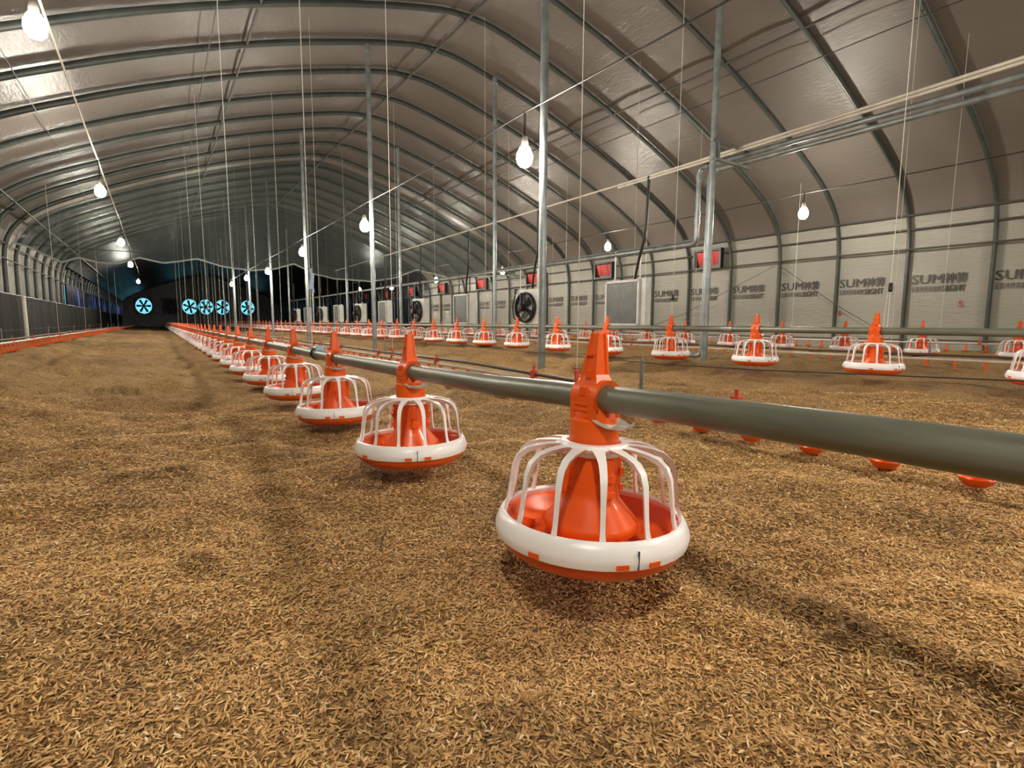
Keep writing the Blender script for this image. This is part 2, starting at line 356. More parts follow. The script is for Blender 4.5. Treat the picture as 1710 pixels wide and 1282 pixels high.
# ------------------------------------------------------------------ walls and ceiling
NRM = {}
for i in range(len(FULL)):
    a_, b_ = Vector((FULL[max(i - 1, 0)][0], 0, FULL[max(i - 1, 0)][1])), Vector((FULL[min(i + 1, len(FULL) - 1)][0], 0, FULL[min(i + 1, len(FULL) - 1)][1]))
    t_ = (b_ - a_).normalized(); NRM[FULL[i]] = Vector((-t_.z, 0, t_.x))
def shell(name, pts, kind_mats, ybreak=YDARK, step=0.25, ya=Y0, yb=Y1, inner=False):
    ys = list(np.arange(ya, yb, step)) + [yb]; vs = []; fs = []; mi = []
    nrm = [NRM[p] for p in pts]
    b_ = MB()
    for y in ys:
        ph = (y - 0.45) % 1.0; bulge = 0.05 + 0.018 * math.sin(math.pi * ph)
        if y >= ybreak and inner: bulge = -0.07 - 0.02 * math.sin(math.pi * ph)
        for i, p in enumerate(pts):
            n = nrm[i]; out = 1 if (n.x * (p[0] - XC) + n.z * (p[1] - 1)) > 0 else -1
            vs.append((p[0] + n.x * bulge * out, y, p[1] + n.z * bulge * out))
    k = len(pts)
    b_.v = vs
    for j in range(len(ys) - 1):
        for i in range(k - 1):
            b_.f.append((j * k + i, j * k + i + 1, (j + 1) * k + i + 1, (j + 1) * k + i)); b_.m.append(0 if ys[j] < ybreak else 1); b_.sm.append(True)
    o = b_.build(name, kind_mats); tag(o, kind='structure'); return o
left = [p for p in FULL if p[0] < XC and p[1] < 2.05]; right = [p for p in FULL if p[0] > XC and p[1] < 2.05]
roof = [left[-1]] + [p for p in FULL if p[1] >= 2.05] + [right[0]]
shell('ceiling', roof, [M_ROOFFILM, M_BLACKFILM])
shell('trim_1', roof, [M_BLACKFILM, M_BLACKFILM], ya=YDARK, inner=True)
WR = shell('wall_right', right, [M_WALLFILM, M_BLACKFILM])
# left wall: film; in the dark half a strip of translucent vent film
WL = shell('wall_left', left, [M_WALLFILM, M_BLACKFILM])
for side, x, nm, zz in (('left', -2.225, 'window_1', (0.84, 1.50)), ('right', 9.60, 'blue_sheen_strip', (0.45, 1.5))):  # right strip is no vent: added for the blue reflections on the hoops
    b = MB(); b.box((x, (YDARK + 1 + Y1 - 1) / 2, sum(zz) / 2), (0.01, Y1 - YDARK - 1.2, zz[1] - zz[0]))
    tag(b.build(nm, M_VENT if side == 'left' else M_BLUE_SHEEN), kind='structure')
# cut the black lining where the vent strip and the added sheen strip are: drop the faces behind them
import bmesh
for o, z0, z1 in ((WL, 0.90, 1.45), (WR, 0.45, 1.5)):
    bm = bmesh.new(); bm.from_mesh(o.data)
    kill = [f for f in bm.faces if YDARK + 1 < f.calc_center_median().y < Y1 - 1 and z0 < f.calc_center_median().z < z1]
    bmesh.ops.delete(bm, geom=kill, context='FACES'); bm.to_mesh(o.data); bm.free()

# end walls
FANS = [(-0.82, True), (1.03, False), (2.43, True), (3.62, True), (4.88, True), (6.89, True)]
FZ, FR, FS = 1.69, 0.64, 1.38
def endwall(name, y, mat, holes):
    b = MB(); base = [(p[0], p[1]) for p in FULL]
    z0, z1 = FZ - FS / 2, FZ + FS / 2
    def quad(xa, xb, za, zb):
        b.box(((xa + xb) / 2, y, (za + zb) / 2), (xb - xa, 0.04, zb - za))
    XL, XR = XC - 5.97, XC + 5.97
    if holes:
        quad(XL, XR, -0.2, z0); x = XL
        for fx, _ in holes: quad(x, fx - 0.59, z0, z1); x = fx + 0.59
        quad(x, XR, z0, z1); lo = z1
    else: lo = -0.2
    top = [(XC + (p[0] - XC) * 1.012, p[1] + 0.06 * min(1, max(0, p[1] - 1.5))) for p in base if p[1] >= lo]; 
    poly = [(XL, lo)] + top + [(XR, lo)]
    vs = [(p[0], y - 0.02, p[1]) for p in poly]; b.add(vs, [tuple(range(len(vs)))], 0, False)
    tag(b.build(name, mat), kind='structure')
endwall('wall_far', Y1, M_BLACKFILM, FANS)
endwall('wall_back', Y0, M_WALLFILM, None)

# ------------------------------------------------------------------ exhaust fans
fnames = ['far left, apart from the rest', 'beside the dark closed fan', 'middle of the group of three', 'rightmost of the group of three', 'far right, apart from the rest']
k = 0
for i, (fx, lit) in enumerate(FANS):
    o = empty('exhaust_fan', (fx, Y1 - 0.05, FZ - FS / 2))
    if lit: tag(o, 'exhaust fan glowing pale blue in far wall, ' + fnames[k], 'fan', 'exhaust fans in the far end wall'); k += 1
    else: tag(o, 'dark exhaust fan with closed shutter, between the glowing fans', 'fan', 'exhaust fans in the far end wall')
    h = MB(); seg = 40; cz = FS / 2; vs = []
    for j in range(seg):
        a = 2 * math.pi * j / seg; cx_, sz = math.cos(a), math.sin(a); m_ = max(abs(cx_), abs(sz))
        for yy, rr in ((-0.12, 1), (0.05, 1)):
            vs.append((cx_ * FR * 0.88, yy, cz + sz * FR)); vs.append((cx_ / m_ * 0.59, yy, cz + sz / m_ * FS / 2))
    fs = []
    for j in range(seg):
        a, n_ = j * 4, ((j + 1) % seg) * 4
        fs += [(a, n_, n_ + 1, a + 1), (a + 2, a + 3, n_ + 3, n_ + 2), (a, a + 2, n_ + 2, n_), (a + 1, n_ + 1, n_ + 3, a + 3)]
    h.add(vs, fs, 0, False).build('housing', M_FANFRAME, o)
    bl = MB()
    for q in range(6):
        a = q * math.pi / 3 + i * 0.37; ca, sa = math.cos(a), math.sin(a)
        vs = []
        for r_, w_ in ((0.08, 0.05), (0.3, 0.075), (0.55, 0.085)):
            for sgn in (-1, 1):
                vs.append((ca * r_ * 0.9 - sa * w_ * sgn, -0.03 + 0.03 * sgn, cz + sa * r_ + ca * w_ * sgn))
        vs2 = [(x, y + 0.012, z) for x, y, z in vs]
        f_ = [(0, 1, 3, 2), (2, 3, 5, 4), (6, 8, 9, 7), (8, 10, 11, 9), (0, 2, 8, 6), (2, 4, 10, 8), (1, 7, 9, 3), (3, 9, 11, 5), (4, 5, 11, 10), (0, 6, 7, 1)]
        bl.add(vs + vs2, f_, 0, False)
    bl.build('blades', M_FANBLADE, o)
    hb = MB(); hb.lathe([(0.001, -0.09), (0.10, -0.085), (0.11, 0.02), (0.001, 0.03)], 20, (0, -0.02, cz), 0, axis='y'); hb.build('hub', M_FANBLADE, o)
    sh = MB(); ns = 11
    for q in range(ns):
        z = cz - FR + (q + 0.5) * 2 * FR / ns
        rot = Matrix.Rotation(math.radians(12 if lit else 80), 3, 'X')
        sh.box((0, 0.12, z), (1.12, 0.10 if lit else 0.125, 0.008), 0, rot)
    sh.build('shutter_slats', M_FANFRAME, o)

# ------------------------------------------------------------------ hoops, purlins, poles
hb = MB(); hb.tube([(x, 0, z) for x, z in FULL], 0.034, 10, up=(0, 1, 0), r2=0.034); 
hb = MB(); hb.tube([(x, 0, z) for x, z in FULL], 0.027, 10, up=(0, 1, 0), r2=0.040)
hoop0 = hb.build('steel_hoop', M_HOOP)
ys = [k + 0.45 for k in range(0, 53)]
for i, y in enumerate([-7.55, -6.55, -5.55, -4.55, -3.55, -2.55, -1.55, -0.55]):
    o = hoop0 if i == 0 else copy_tree(hoop0); o.location = (0, y, 0)
    tag(o, 'grey steel roof hoop arching over the house behind the camera', 'hoop', 'steel hoops of the house frame behind the camera')
for i, y in enumerate(ys):
    o = copy_tree(hoop0); o.location = (0, y, 0)
    where = 'before the hanging curtain' if y < 13.9 else ('behind the clear curtain' if y < YDARK else 'against the black lining')
    n_ = i + 1 if y < 13.9 else (int(y - 13.9) + 1 if y < YDARK else int(y - YDARK) + 1)
    tag(o, 'grey steel roof hoop, %s from the camera %s' % (nth(n_), where), 'hoop', 'steel hoops of the house frame')

def rod(name, x, z, r, label, cat, mat=M_PURLIN, ya=Y0 + 0.05, yb=Y1 - 0.1, clips=None, dx=0.0, seg=8):
    b = MB(); pts = [(x + dx * math.sin(y * 1.3), y, z + 0.006 * math.sin(y * 0.9 + x)) for y in np.linspace(ya, yb, 60)]
    b.tube(pts, r, seg)
    o = b.build(name, mat)
    if clips:
        c_ = MB()
        for y in ys[:16]: c_.box((x, y, z + 0.01), (0.05, 0.03, 0.05))
        c_.build('clamps', M_PURLIN, o)
    return tag(o, label, cat)
rod('purlin', 3.57, 4.30, 0.017, 'steel ridge purlin running along the top of the roof', 'purlin', clips=True)
rod('purlin', 1.10, 3.72, 0.017, 'steel roof purlin on the left slope of the roof', 'purlin', clips=True)
rod('purlin', 6.22, 3.70, 0.016, 'steel roof purlin on the right slope of the roof', 'purlin', clips=True)
rod('purlin', -1.76, 2.27, 0.015, 'steel purlin along the left eave bend', 'purlin', clips=True)
for z, w in ((2.02, 'topmost'), (1.82, 'middle'), (1.53, 'lowest')):
    rod('purlin', 9.50 if z < 1.9 else 9.40, z, 0.014, '%s of the three steel rails along the right wall' % w, 'rail')
for z, w in ((1.82, 'upper'), (1.53, 'lower')):
    rod('purlin', -2.22, z, 0.013, '%s steel rail along the left wall' % w, 'rail')
rod('tension_wire', 6.62, 3.50, 0.006, 'thin dark wire strung below the right slope of the roof', 'wire', M_WIRE)
rod('tension_wire', 0.68, 3.50, 0.006, 'thin dark wire strung below the left slope of the roof', 'wire', M_WIRE)
rod('tension_wire', -1.0, 2.78, 0.005, 'thin dark wire strung near the left eave', 'wire', M_WIRE)
# cross bracing wires on the right wall
for pts, lb in (([(9.45, 5.5, 1.46), (9.50, 7.5, 0.62), (9.5, 8.7, 0.25)], 'thin bracing wire sloping down towards the fans on the right wall'),
                ([(9.45, 5.4, 1.46), (9.50, 4.4, 0.72), (9.5, 3.8, 0.36)], 'thin bracing wire sloping down towards the camera on the right wall')):
    b = MB(); b.tube(pts, 0.006, 6); tag(b.build('bracing_wire', M_PURLIN), lb, 'wire')

def pole(x, y, label, r=0.031, mat=M_GALV):
    o = empty('support_pole', (x, y, 0)); gz = float(ground(x, y))
    b = MB(); b.lathe([(0.001, gz - 0.06), (r, gz - 0.06), (r, roof_z(x) - 0.04), (0.001, roof_z(x) - 0.04)], 18); b.build('tube', mat, o)
    c_ = MB(); zt = roof_z(x) - 0.07
    c_.lathe([(r, zt - 0.05), (r + 0.008, zt - 0.05), (r + 0.008, zt + 0.04), (r, zt + 0.04)], 14); c_.build('clamp', M_GALV, o)
    return tag(o, label, 'pole', 'galvanised poles under the roof')
for k in range(12):
    y = 3.45 + 4 * k
    pole(2.60, y, 'galvanised steel support pole, %s from the camera in the left row of poles' % nth(k + 1))
    pole(4.58, y - 0.1, 'galvanised steel support pole, %s from the camera in the right row of poles' % nth(k + 1))

# ------------------------------------------------------------------ feeders
def feeder_parts():
    P = {}
    seg = 40
    p = MB(); p.lathe([(0.0005, 0.0), (0.100, 0.0), (0.134, 0.007), (0.153, 0.020), (0.1605, 0.036), (0.158, 0.058), (0.154, 0.062), (0.149, 0.058), (0.138, 0.036), (0.116, 0.018), (0.08, 0.012), (0.0005, 0.014)], seg)
    for k in range(14):
        a = 2 * math.pi * (k + 0.5) / 14; rot = Matrix.Rotation(a, 3, 'Z')
        p.box(rot @ Vector((0.124, 0, 0.024)), (0.03, 0.002, 0.018), 0, rot)
    P['pan'] = (p, M_ORANGE)
    r = MB(); r.lathe([(0.148, 0.072), (0.152, 0.0765), (0.157, 0.074), (0.162, 0.065), (0.1665, 0.054), (0.1668, 0.046), (0.1645, 0.037), (0.161, 0.035), (0.159, 0.043), (0.156, 0.058), (0.149, 0.067)], seg, closed=True)
    P['rim_ring'] = (r, M_WHITE)
    g = MB(); g.lathe([(0.045, 0.176), (0.045, 0.194), (0.047, 0.198), (0.057, 0.197), (0.061, 0.191), (0.058, 0.186), (0.050, 0.184), (0.049, 0.176)], 32, closed=True)
    nb = 13
    for k in range(nb):
        a = 2 * math.pi * k / nb + 0.22; ca, sa = math.cos(a), math.sin(a)
        path = [(0.053, 0.1915), (0.074, 0.190), (0.097, 0.186), (0.116, 0.180), (0.130, 0.169), (0.1375, 0.153), (0.141, 0.132), (0.144, 0.108), (0.147, 0.088), (0.152, 0.070)]
        wid = [0.0125, 0.0098, 0.0076, 0.0064, 0.0058, 0.0052, 0.0044, 0.0040, 0.0040, 0.0054]
        dep = [0.004, 0.005, 0.007, 0.0085, 0.008, 0.0065, 0.005, 0.0046, 0.0046, 0.005]
        vs = []
        for i, (r_, z_) in enumerate(path):
            a0, b0 = path[max(i - 1, 0)], path[min(i + 1, len(path) - 1)]; tr, tz = b0[0] - a0[0], b0[1] - a0[1]; l_ = math.hypot(tr, tz); nr, nz = -tz / l_, tr / l_
            if nr * 1 + nz * 0.3 < 0: nr, nz = -nr, -nz
            w, d = wid[i], dep[i] / 2
            for sw, sd in ((-1, 1), (1, 1), (0.55, -1.2), (-0.55, -1.2)):
                rr, zz = r_ + nr * d * sd, z_ + nz * d * sd
                vs.append((ca * rr - sa * w * sw, sa * rr + ca * w * sw, zz))
        fs = []; n = len(path)
        for i in range(n - 1):
            for j in range(4): fs.append((i * 4 + j, i * 4 + (j + 1) % 4, (i + 1) * 4 + (j + 1) % 4, (i + 1) * 4 + j))
        fs += [(3, 2, 1, 0), (4 * n - 4, 4 * n - 3, 4 * n - 2, 4 * n - 1)]
        g.add(vs, fs, 0, True)
    P['grill'] = (g, M_WHITE)
    t = MB(); t.lathe([(0.040, 0.19), (0.042, 0.172), (0.043, 0.14), (0.0455, 0.115), (0.0475, 0.100), (0.0795, 0.062), (0.0815, 0.052), (0.079, 0.044), (0.060, 0.036), (0.04, 0.03), (0.001, 0.03)], 36)
    for a, zc in ((2.6, 0.13), (-0.3, 0.13), (1.1, 0.13), (-1.75, 0.13)):
        rot = Matrix.Rotation(a, 3, 'Z'); t.box(rot @ Vector((0.047, 0, zc)), (0.010, 0.012, 0.085), 0, rot)
        t.box(rot @ Vector((0.052, 0, zc + 0.012)), (0.008, 0.020, 0.012), 0, rot); t.box(rot @ Vector((0.052, 0, zc - 0.016)), (0.008, 0.020, 0.010), 0, rot)
    t.box((0, 0, 0.028), (0.012, 0.13, 0.02)); t.box((0, 0, 0.028), (0.13, 0.012, 0.02))
    P['feed_cone'] = (t, M_ORANGE)
    u = MB(); u.lathe([(0.0445, 0.176), (0.0445, 0.186), (0.041, 0.190), (0.041, 0.178)], 32, closed=True); P['inner_ring'] = (u, M_WHITE)
    n_ = MB(); n_.lathe([(0.001, 0.188), (0.0425, 0.188), (0.0428, 0.210), (0.0432, 0.222), (0.0425, 0.234), (0.036, 0.238), (0.031, 0.262), (0.001, 0.262)], 28)
    P['drop_collar'] = (n_, M_ORANGE)
    # saddle clamped over the pipe (pipe axis along y at z = .272)
    s_ = MB(); sp = []
    yo = [(-0.024, 0.024), (-0.024, 0.029), (0.024, 0.029), (0.024, 0.024)]
    ri = 0.0235; prof = []
    for j in range(25):
        a = math.radians(-40 + 260 * j / 24); prof.append((math.cos(a), math.sin(a)))
    vs = []
    for cx_, sz in prof:
        for yy, rr in ((-0.028, 0.0232), (-0.031, 0.0315), (0.031, 0.0315), (0.028, 0.0232)): vs.append((cx_ * rr, yy, 0.272 + sz * rr))
    fs = [(i * 4 + j, i * 4 + (j + 1) % 4, (i + 1) * 4 + (j + 1) % 4, (i + 1) * 4 + j) for i in range(24) for j in range(4)] + [(3, 2, 1, 0), (96, 97, 98, 99)]
    s_.add(vs, fs, 0, True)
    for sg in (-1, 1):
        s_.box((sg * 0.0275, 0, 0.2525), (0.010, 0.056, 0.042)); s_.box((sg * 0.033, 0, 0.262), (0.003, 0.030, 0.003)); s_.box((sg * 0.033, 0, 0.252), (0.003, 0.034, 0.003)); s_.box((sg * 0.033, 0, 0.242), (0.003, 0.034, 0.003))
        s_.box((sg * 0.029, 0.0, 0.284), (0.008, 0.012, 0.014))
    s_.box((0, 0, 0.235), (0.060, 0.054, 0.010))
    P['pipe_saddle'] = (s_, M_ORANGE)
    f = MB()
    def frustum(b, x0, x1, y0, y1, z0, X0, X1, Y0_, Y1_, z1):
        b.add([(x0, y0, z0), (x1, y0, z0), (x1, y1, z0), (x0, y1, z0), (X0, Y0_, z1), (X1, Y0_, z1), (X1, Y1_, z1), (X0, Y1_, z1)], [(0, 3, 2, 1), (4, 5, 6, 7), (0, 1, 5, 4), (1, 2, 6, 5), (2, 3, 7, 6), (3, 0, 4, 7)], 0, False)
    frustum(f, -0.020, 0.020, -0.022, 0.026, 0.294, -0.0145, 0.0145, -0.014, 0.021, 0.312)
    frustum(f, -0.0145, 0.0145, -0.012, 0.020, 0.312, -0.0080, 0.0080, -0.008, 0.007, 0.380)
    frustum(f, -0.0080, 0.0080, -0.008, 0.007, 0.380, -0.006, 0.006, -0.007, 0.005, 0.385)
    for sg in (-1, 1):
        frustum(f, sg * 0.0140 - 0.0025, sg * 0.0140 + 0.0025, -0.0145, -0.0095, 0.305, sg * 0.0075 - 0.002, sg * 0.0075 + 0.002, -0.0105, -0.007, 0.382)
        frustum(f, sg * 0.0140 - 0.0025, sg * 0.0140 + 0.0025, 0.0180, 0.0230, 0.305, sg * 0.0075 - 0.002, sg * 0.0075 + 0.002, 0.006, 0.0085, 0.382)
        f.box((sg * 0.0110, 0.003, 0.345), (0.010, 0.012, 0.004)); f.box((sg * 0.0165, 0.0, 0.312), (0.010, 0.010, 0.012))
    P['finial'] = (f, M_ORANGE)
    w = MB(); vs = []; n = 7
    for i in range(n):
        yy = -0.018 - 0.055 * i / (n - 1); zz = 0.240 - 0.010 * math.sin(i / (n - 1) * math.pi * 0.9) - (0.0 if i < 4 else 0.003 * (i - 3)) + (0.006 if i == n - 1 else 0)
        hw = 0.032 - 0.010 * (i / (n - 1)) ** 2
        vs += [(-hw, yy, zz + 0.004), (0, yy, zz), (hw, yy, zz + 0.004), (-hw, yy, zz + 0.0015), (0, yy, zz - 0.0025), (hw, yy, zz + 0.0015)]
    fs = []
    for i in range(n - 1):
        a, c2 = i * 6, (i + 1) * 6; fs += [(a, a + 1, c2 + 1, c2), (a + 1, a + 2, c2 + 2, c2 + 1), (a + 3, c2 + 3, c2 + 4, a + 4), (a + 4, c2 + 4, c2 + 5, a + 5), (a, c2, c2 + 3, a + 3), (a + 2, a + 5, c2 + 5, c2 + 2)]
    fs += [(0, 3, 4, 1), (1, 4, 5, 2), (n * 6 - 6, n * 6 - 5, n * 6 - 2, n * 6 - 3), (n * 6 - 5, n * 6 - 4, n * 6 - 1, n * 6 - 2)]
    w.add(vs, fs, 0, True); w.box((0, 0.006, 0.2425), (0.05, 0.062, 0.003))
    P['shutter_plate'] = (w, M_CLEAR)
    return P
FP = feeder_parts()
proto = empty('poultry_feeder')
ring = None
for nm, (mb, mt) in FP.items():
    o = mb.build(nm, mt, proto if nm != 'clip' else ring)
    if nm == 'rim_ring': ring = o
for a in (-2.84, -2.02, -1.70, -0.6, 0.9, 2.3):
    c_ = MB(); rot = Matrix.Rotation(a, 3, 'Z'); c_.box(rot @ Vector((0.1662, 0, 0.0435)), (0.0035, 0.019, 0.0075), 0, rot)
    c_.build('clip', M_ORANGE, ring)['label'] = 'orange clip on the white rim'
c_ = MB(); rot = Matrix.Rotation(-1.87, 3, 'Z'); c_.box(rot @ Vector((0.1655, 0, 0.052)), (0.0035, 0.0014, 0.028), 0, rot); c_.build('seam', M_DARKGAP, ring)
# far, tiny feeder: one light mesh
lo = MB()
lo.lathe([(0.0005, 0.0), (0.10, 0.0), (0.153, 0.020), (0.158, 0.058), (0.149, 0.058), (0.112, 0.018), (0.0005, 0.014)], 16, mi=0)
lo.lathe([(0.149, 0.072), (0.157, 0.074), (0.1665, 0.050), (0.160, 0.035), (0.150, 0.060)], 16, closed=True, mi=1)
lo.lathe([(0.045, 0.176), (0.047, 0.198), (0.061, 0.191), (0.049, 0.176)], 12, closed=True, mi=1)
for k in range(13):
    a = 2 * math.pi * k / 13 + 0.22; lo.tube([(math.cos(a) * r_, math.sin(a) * r_, z_) for r_, z_ in ((0.053, 0.191), (0.112, 0.181), (0.1375, 0.150), (0.151, 0.07))], 0.005, 4, 1)
lo.lathe([(0.041, 0.225), (0.042, 0.172), (0.046, 0.10), (0.079, 0.050), (0.06, 0.036)], 12, mi=0)
lo.box((0, 0, 0.262), (0.060, 0.046, 0.07)); lo.box((0, 0, 0.336), (0.042, 0.038, 0.09), 0, None, (0.4, 0.4))
lo_mesh = lo.mesh('far_poultry_feeder', [M_ORANGE, M_WHITE])

R1_KEYS = [(-3, .29), (0.12, .285), (0.4, .281), (0.655, .275), (1.0, .262), (1.45, .257), (2.3, .250), (3.0, .252), (60, .25)]
def pipe1_z(y): return float(np.interp(y, [k[0] for k in R1_KEYS], [k[1] for k in R1_KEYS]))
ROWS = [('near', 0.619, 0.665, 0.806, pipe1_z, 14, 63, -2), ('middle', 3.77, 1.50, 0.803, lambda y: 0.362 + 0.0 * y, 12, 62, -1), ('farthest', 7.09, 2.36, 0.80, lambda y: 0.335, 9, 61, -2)]
first = True
for nm, x, y0, st, zf, nfull, nn_, kk in ROWS:
    cnt = 0
    for k in range(kk, nn_):
        y = y0 + st * k
        if y < -0.6 or y > Y1 - 2: continue
        # leave out what is behind the camera's view
        vv = np.array([x, y, zf(y) - CAM_H]) @ R
        if vv[2] < 0.2 or abs(vv[0] / vv[2]) > 1.35: continue
        cnt += 1; z = zf(y) - 0.272
        if cnt <= nfull:
            o = proto if first else copy_tree(proto); first = False
            o.location = (x, y, z); rx_, ry_ = random.uniform(-.015, .015), random.uniform(-.015, .015)
            o.rotation_euler = (rx_, ry_, random.uniform(-0.03, 0.03)); o.location = (x - ry_ * 0.272, y + rx_ * 0.272, z)
            if nm == 'near' and cnt == 1: o.rotation_euler = (0, 0.03, 0.0); o.location = (x - 0.03 * 0.272, y, z)
        else:
            o = bpy.data.objects.new('poultry_feeder', lo_mesh); COL.objects.link(o); o.location = (x, y, z)
        tag(o, 'orange and white pan feeder, %s from the camera on the %s feed pipe' % (nth(cnt), nm), 'feeder', 'pan feeders under the %s feed pipe' % nm)
for nm, x, zf in (('near', 0.619, pipe1_z), ('middle', 3.77, ROWS[1][4]), ('farthest', 7.09, ROWS[2][4])):
    ya = -2.5; pts = [(x, y, zf(y)) for y in list(np.arange(ya, 4, 0.25)) + list(np.linspace(4, Y1 - 1.2, 40))]
    o = empty('feed_pipe', (x, ya, 0)); b = MB(); b.tube([(p[0] - x, p[1] - ya, p[2]) for p in pts], 0.0225, 24); b.build('tube', M_PIPE, o)
    for y in np.arange(2.55 if nm != 'near' else 5.2, 50, 3.05): c_ = MB(); c_.lathe([(0.0225, -0.05), (0.0255, -0.05), (0.0255, 0.05), (0.0225, 0.05)], 16, (0, 0, 0), axis='y'); c_.build('coupling', M_GALV, o, (0, y - ya, zf(y)))
    tag(o, 'long grey galvanised feed pipe carrying the %s row of pan feeders' % nm, 'pipe')

# ------------------------------------------------------------------ drinker lines
cup = MB(); cup.lathe([(0.001, -0.012), (0.022, -0.011), (0.034, 0.000), (0.037, 0.010), (0.035, 0.011), (0.031, 0.002), (0.02, -0.007), (0.001, -0.008)], 18)
cup.tube([(0, 0.0, -0.006), (0, 0, 0.035), (0.0, 0, 0.07)], 0.005, 6); cup.box((0, 0, 0.072), (0.018, 0.02, 0.03)); cup.box((0.02, 0, 0.03), (0.004, 0.008, 0.045)); cup.box((0.012, 0, 0.05), (0.02, 0.008, 0.004))
cup_me = cup.mesh('drip_cup', M_ORANGE)
DR = [(-1.40, 0.055, 7.6, 4.2, 'left', 1.5), (1.67, 0.0, 1.93, 2.41, 'near right', 0.2), (5.60, 0.0, 2.1, 3.2, 'middle right', 0.6), (8.70, 0.055, 1.5, 3.2, 'far right', 1.6)]
for x, dz, ry, rs, nm, ys_ in DR:
    ya, yb = -2.2, 50.0; o = empty('drinker_line', (x, ya, dz))
    tag(o, 'white drinker pipe with orange drip cups, %s line along the house' % nm, 'drinker')
    def line(z, r, m_, nme, sag=0.0, rise=0.0, dip=0.0):
        b = MB(); b.tube([(0, y - ya, z + sag * math.sin(y * 2.1 + x) + 0.5 * sag * math.sin(y * 0.7) + rise * max(0, 1.2 - y) - dip * min(1, max(0, (3 - y) / 1.5))) for y in np.arange(ya, yb, 0.4)], r, 10); return b.build(nme, m_, o)
    line(0.105, 0.012, M_DRINK, 'water_pipe', 0.002, 0, 0.015 if x == 1.67 else 0); line(0.142, 0.010, M_BROWNPIPE, 'stiffening_pipe', 0.002, 0, 0.026 if x == 1.67 else 0); line(0.243, 0.0018, M_WIRE, 'shock_wire', 0.004, 0.03)
    n_c = 0; y = ys_ + 0.016; rest = MB()
    while y < 48:
        if n_c < 100:
            c_ = bpy.data.objects.new('drip_cup', cup_me); COL.objects.link(c_); c_.parent = o; c_.location = (0, y - ya, 0.014); n_c += 1
        else:
            rest.lathe([(0.001, 0.0), (0.03, 0.004), (0.037, 0.024), (0.001, 0.02)], 8, (0, y - ya, 0)); rest.box((0, y - ya, 0.06), (0.012, 0.012, 0.09))
        y += 0.2
    tag(rest.build('drip_cups', M_ORANGE, o), kind='stuff')
    for y in np.arange(1.52 if x == 1.67 else ya + 1.0, 40, 3.0):
        h = MB(); h.box((0, 0, 0.165), (0.004, 0.018, 0.17)); h.box((0, 0, 0.245), (0.006, 0.005, 0.05)); h.build('hanger', M_GALV, o, (0, y - ya, 0))
    for y in np.arange(ry, 40, rs):
        h = MB(); h.box((0, 0, 0.155), (0.02, 0.012, 0.045)); h.box((0, 0.012, 0.185), (0.008, 0.03, 0.008)); h.box((0, 0, 0.11), (0.034, 0.018, 0.03)); h.build('rope_clip', M_REDCLIP, o, (0, y - ya, 0))
    for y in np.arange(1.08, 20, 1.2):
        h = MB(); h.box((0, 0, 0.125), (0.028, 0.03, 0.05)); h.box((0, 0, 0.16), (0.008, 0.012, 0.03)); h.build('saddle_clip', M_REDCLIP, o, (0, y - ya, 0))

# ------------------------------------------------------------------ suspension ropes
def rope(x, y, z0, label, pulley=None, r=0.0022):
    o = empty('hoist_rope', (x, y, z0)); top = roof_z(x) - 0.02
    b = MB(); b.tube([(0, 0, 0), (0.004, 0.003, (top - z0) * 0.5), (0, 0, top - z0)], r, 6); b.build('rope', M_ROPE, o)
    if pulley:
        p = MB(); p.lathe([(0.001, -0.008), (0.014, -0.008), (0.011, 0), (0.014, 0.008), (0.001, 0.008)], 14, (0, 0, pulley - z0), axis='y'); p.box((0, 0, pulley - z0 + 0.01), (0.008, 0.02, 0.055)); p.build('pulley', M_BLACK, o)
        q = MB(); q.tube([(0.0, 0.025, 0), (0.0, 0.012, pulley - z0)], 0.0016, 6); q.build('return_rope', M_ROPE, o)
    return tag(o, label, 'rope', 'white ropes hanging from the roof')
for x, dz, ry, rs, nm, _ in DR:
    for i, y in enumerate(np.arange(ry, 34, rs)):
        rope(x, float(y), 0.17 + dz, 'thin white hoist rope, %s from the camera above the %s drinker line' % (nth(i + 1), nm))
for i, y in enumerate([2.67, 5.7, 8.9, 12.0, 15.2, 18.4, 21.5]):
    rope(0.619, y, pipe1_z(y) + 0.02, 'thin white hoist rope, %s from the camera above the near feed pipe' % nth(i + 1))
for i, y in enumerate([1.44, 3.10, 6.3, 9.5, 12.7, 15.9, 19.1]):
    rope(3.77, y, 0.385, 'thin white hoist rope, %s from the camera above the middle feed pipe' % nth(i + 1), 0.62 if i < 2 else None)
for i, y in enumerate([2.2, 5.4, 8.6, 11.8, 15.0]):
    rope(7.09, y, 0.355, 'thin white hoist rope, %s from the camera above the farthest feed pipe' % nth(i + 1))
# pale blue plate strapped to the near pipe, and the sleeve up its rope
o = empty('pale_blue_bracket', (0.619, 2.60, pipe1_z(2.6)))
b = MB(); b.box((0.005, 0, 0.026), (0.034, 0.125, 0.014)); b.box((0.005, -0.055, 0.036), (0.034, 0.012, 0.01)); b.build('plate', M_BLUE, o)
b = MB(); b.tube([(math.cos(a) * 0.026, -0.02 + 0.01 * math.cos(a * 2), math.sin(a) * 0.026 + 0.003) for a in np.linspace(0, 2 * math.pi, 20)[:-1]], 0.0045, 6, closed=True); b.build('strap', M_BLACK, o)
tag(o, 'pale blue plastic bracket strapped on top of the near feed pipe', 'bracket')
b = MB(); b.box((0, 0, 0), (0.016, 0.028, 0.075), 0, Matrix.Rotation(0.08, 3, 'Y')); b.box((0.004, 0.006, -0.038), (0.012, 0.022, 0.03), 0, Matrix.Rotation(-0.15, 3, 'Y')); b.box((-0.003, -0.006, 0.045), (0.010, 0.012, 0.03))
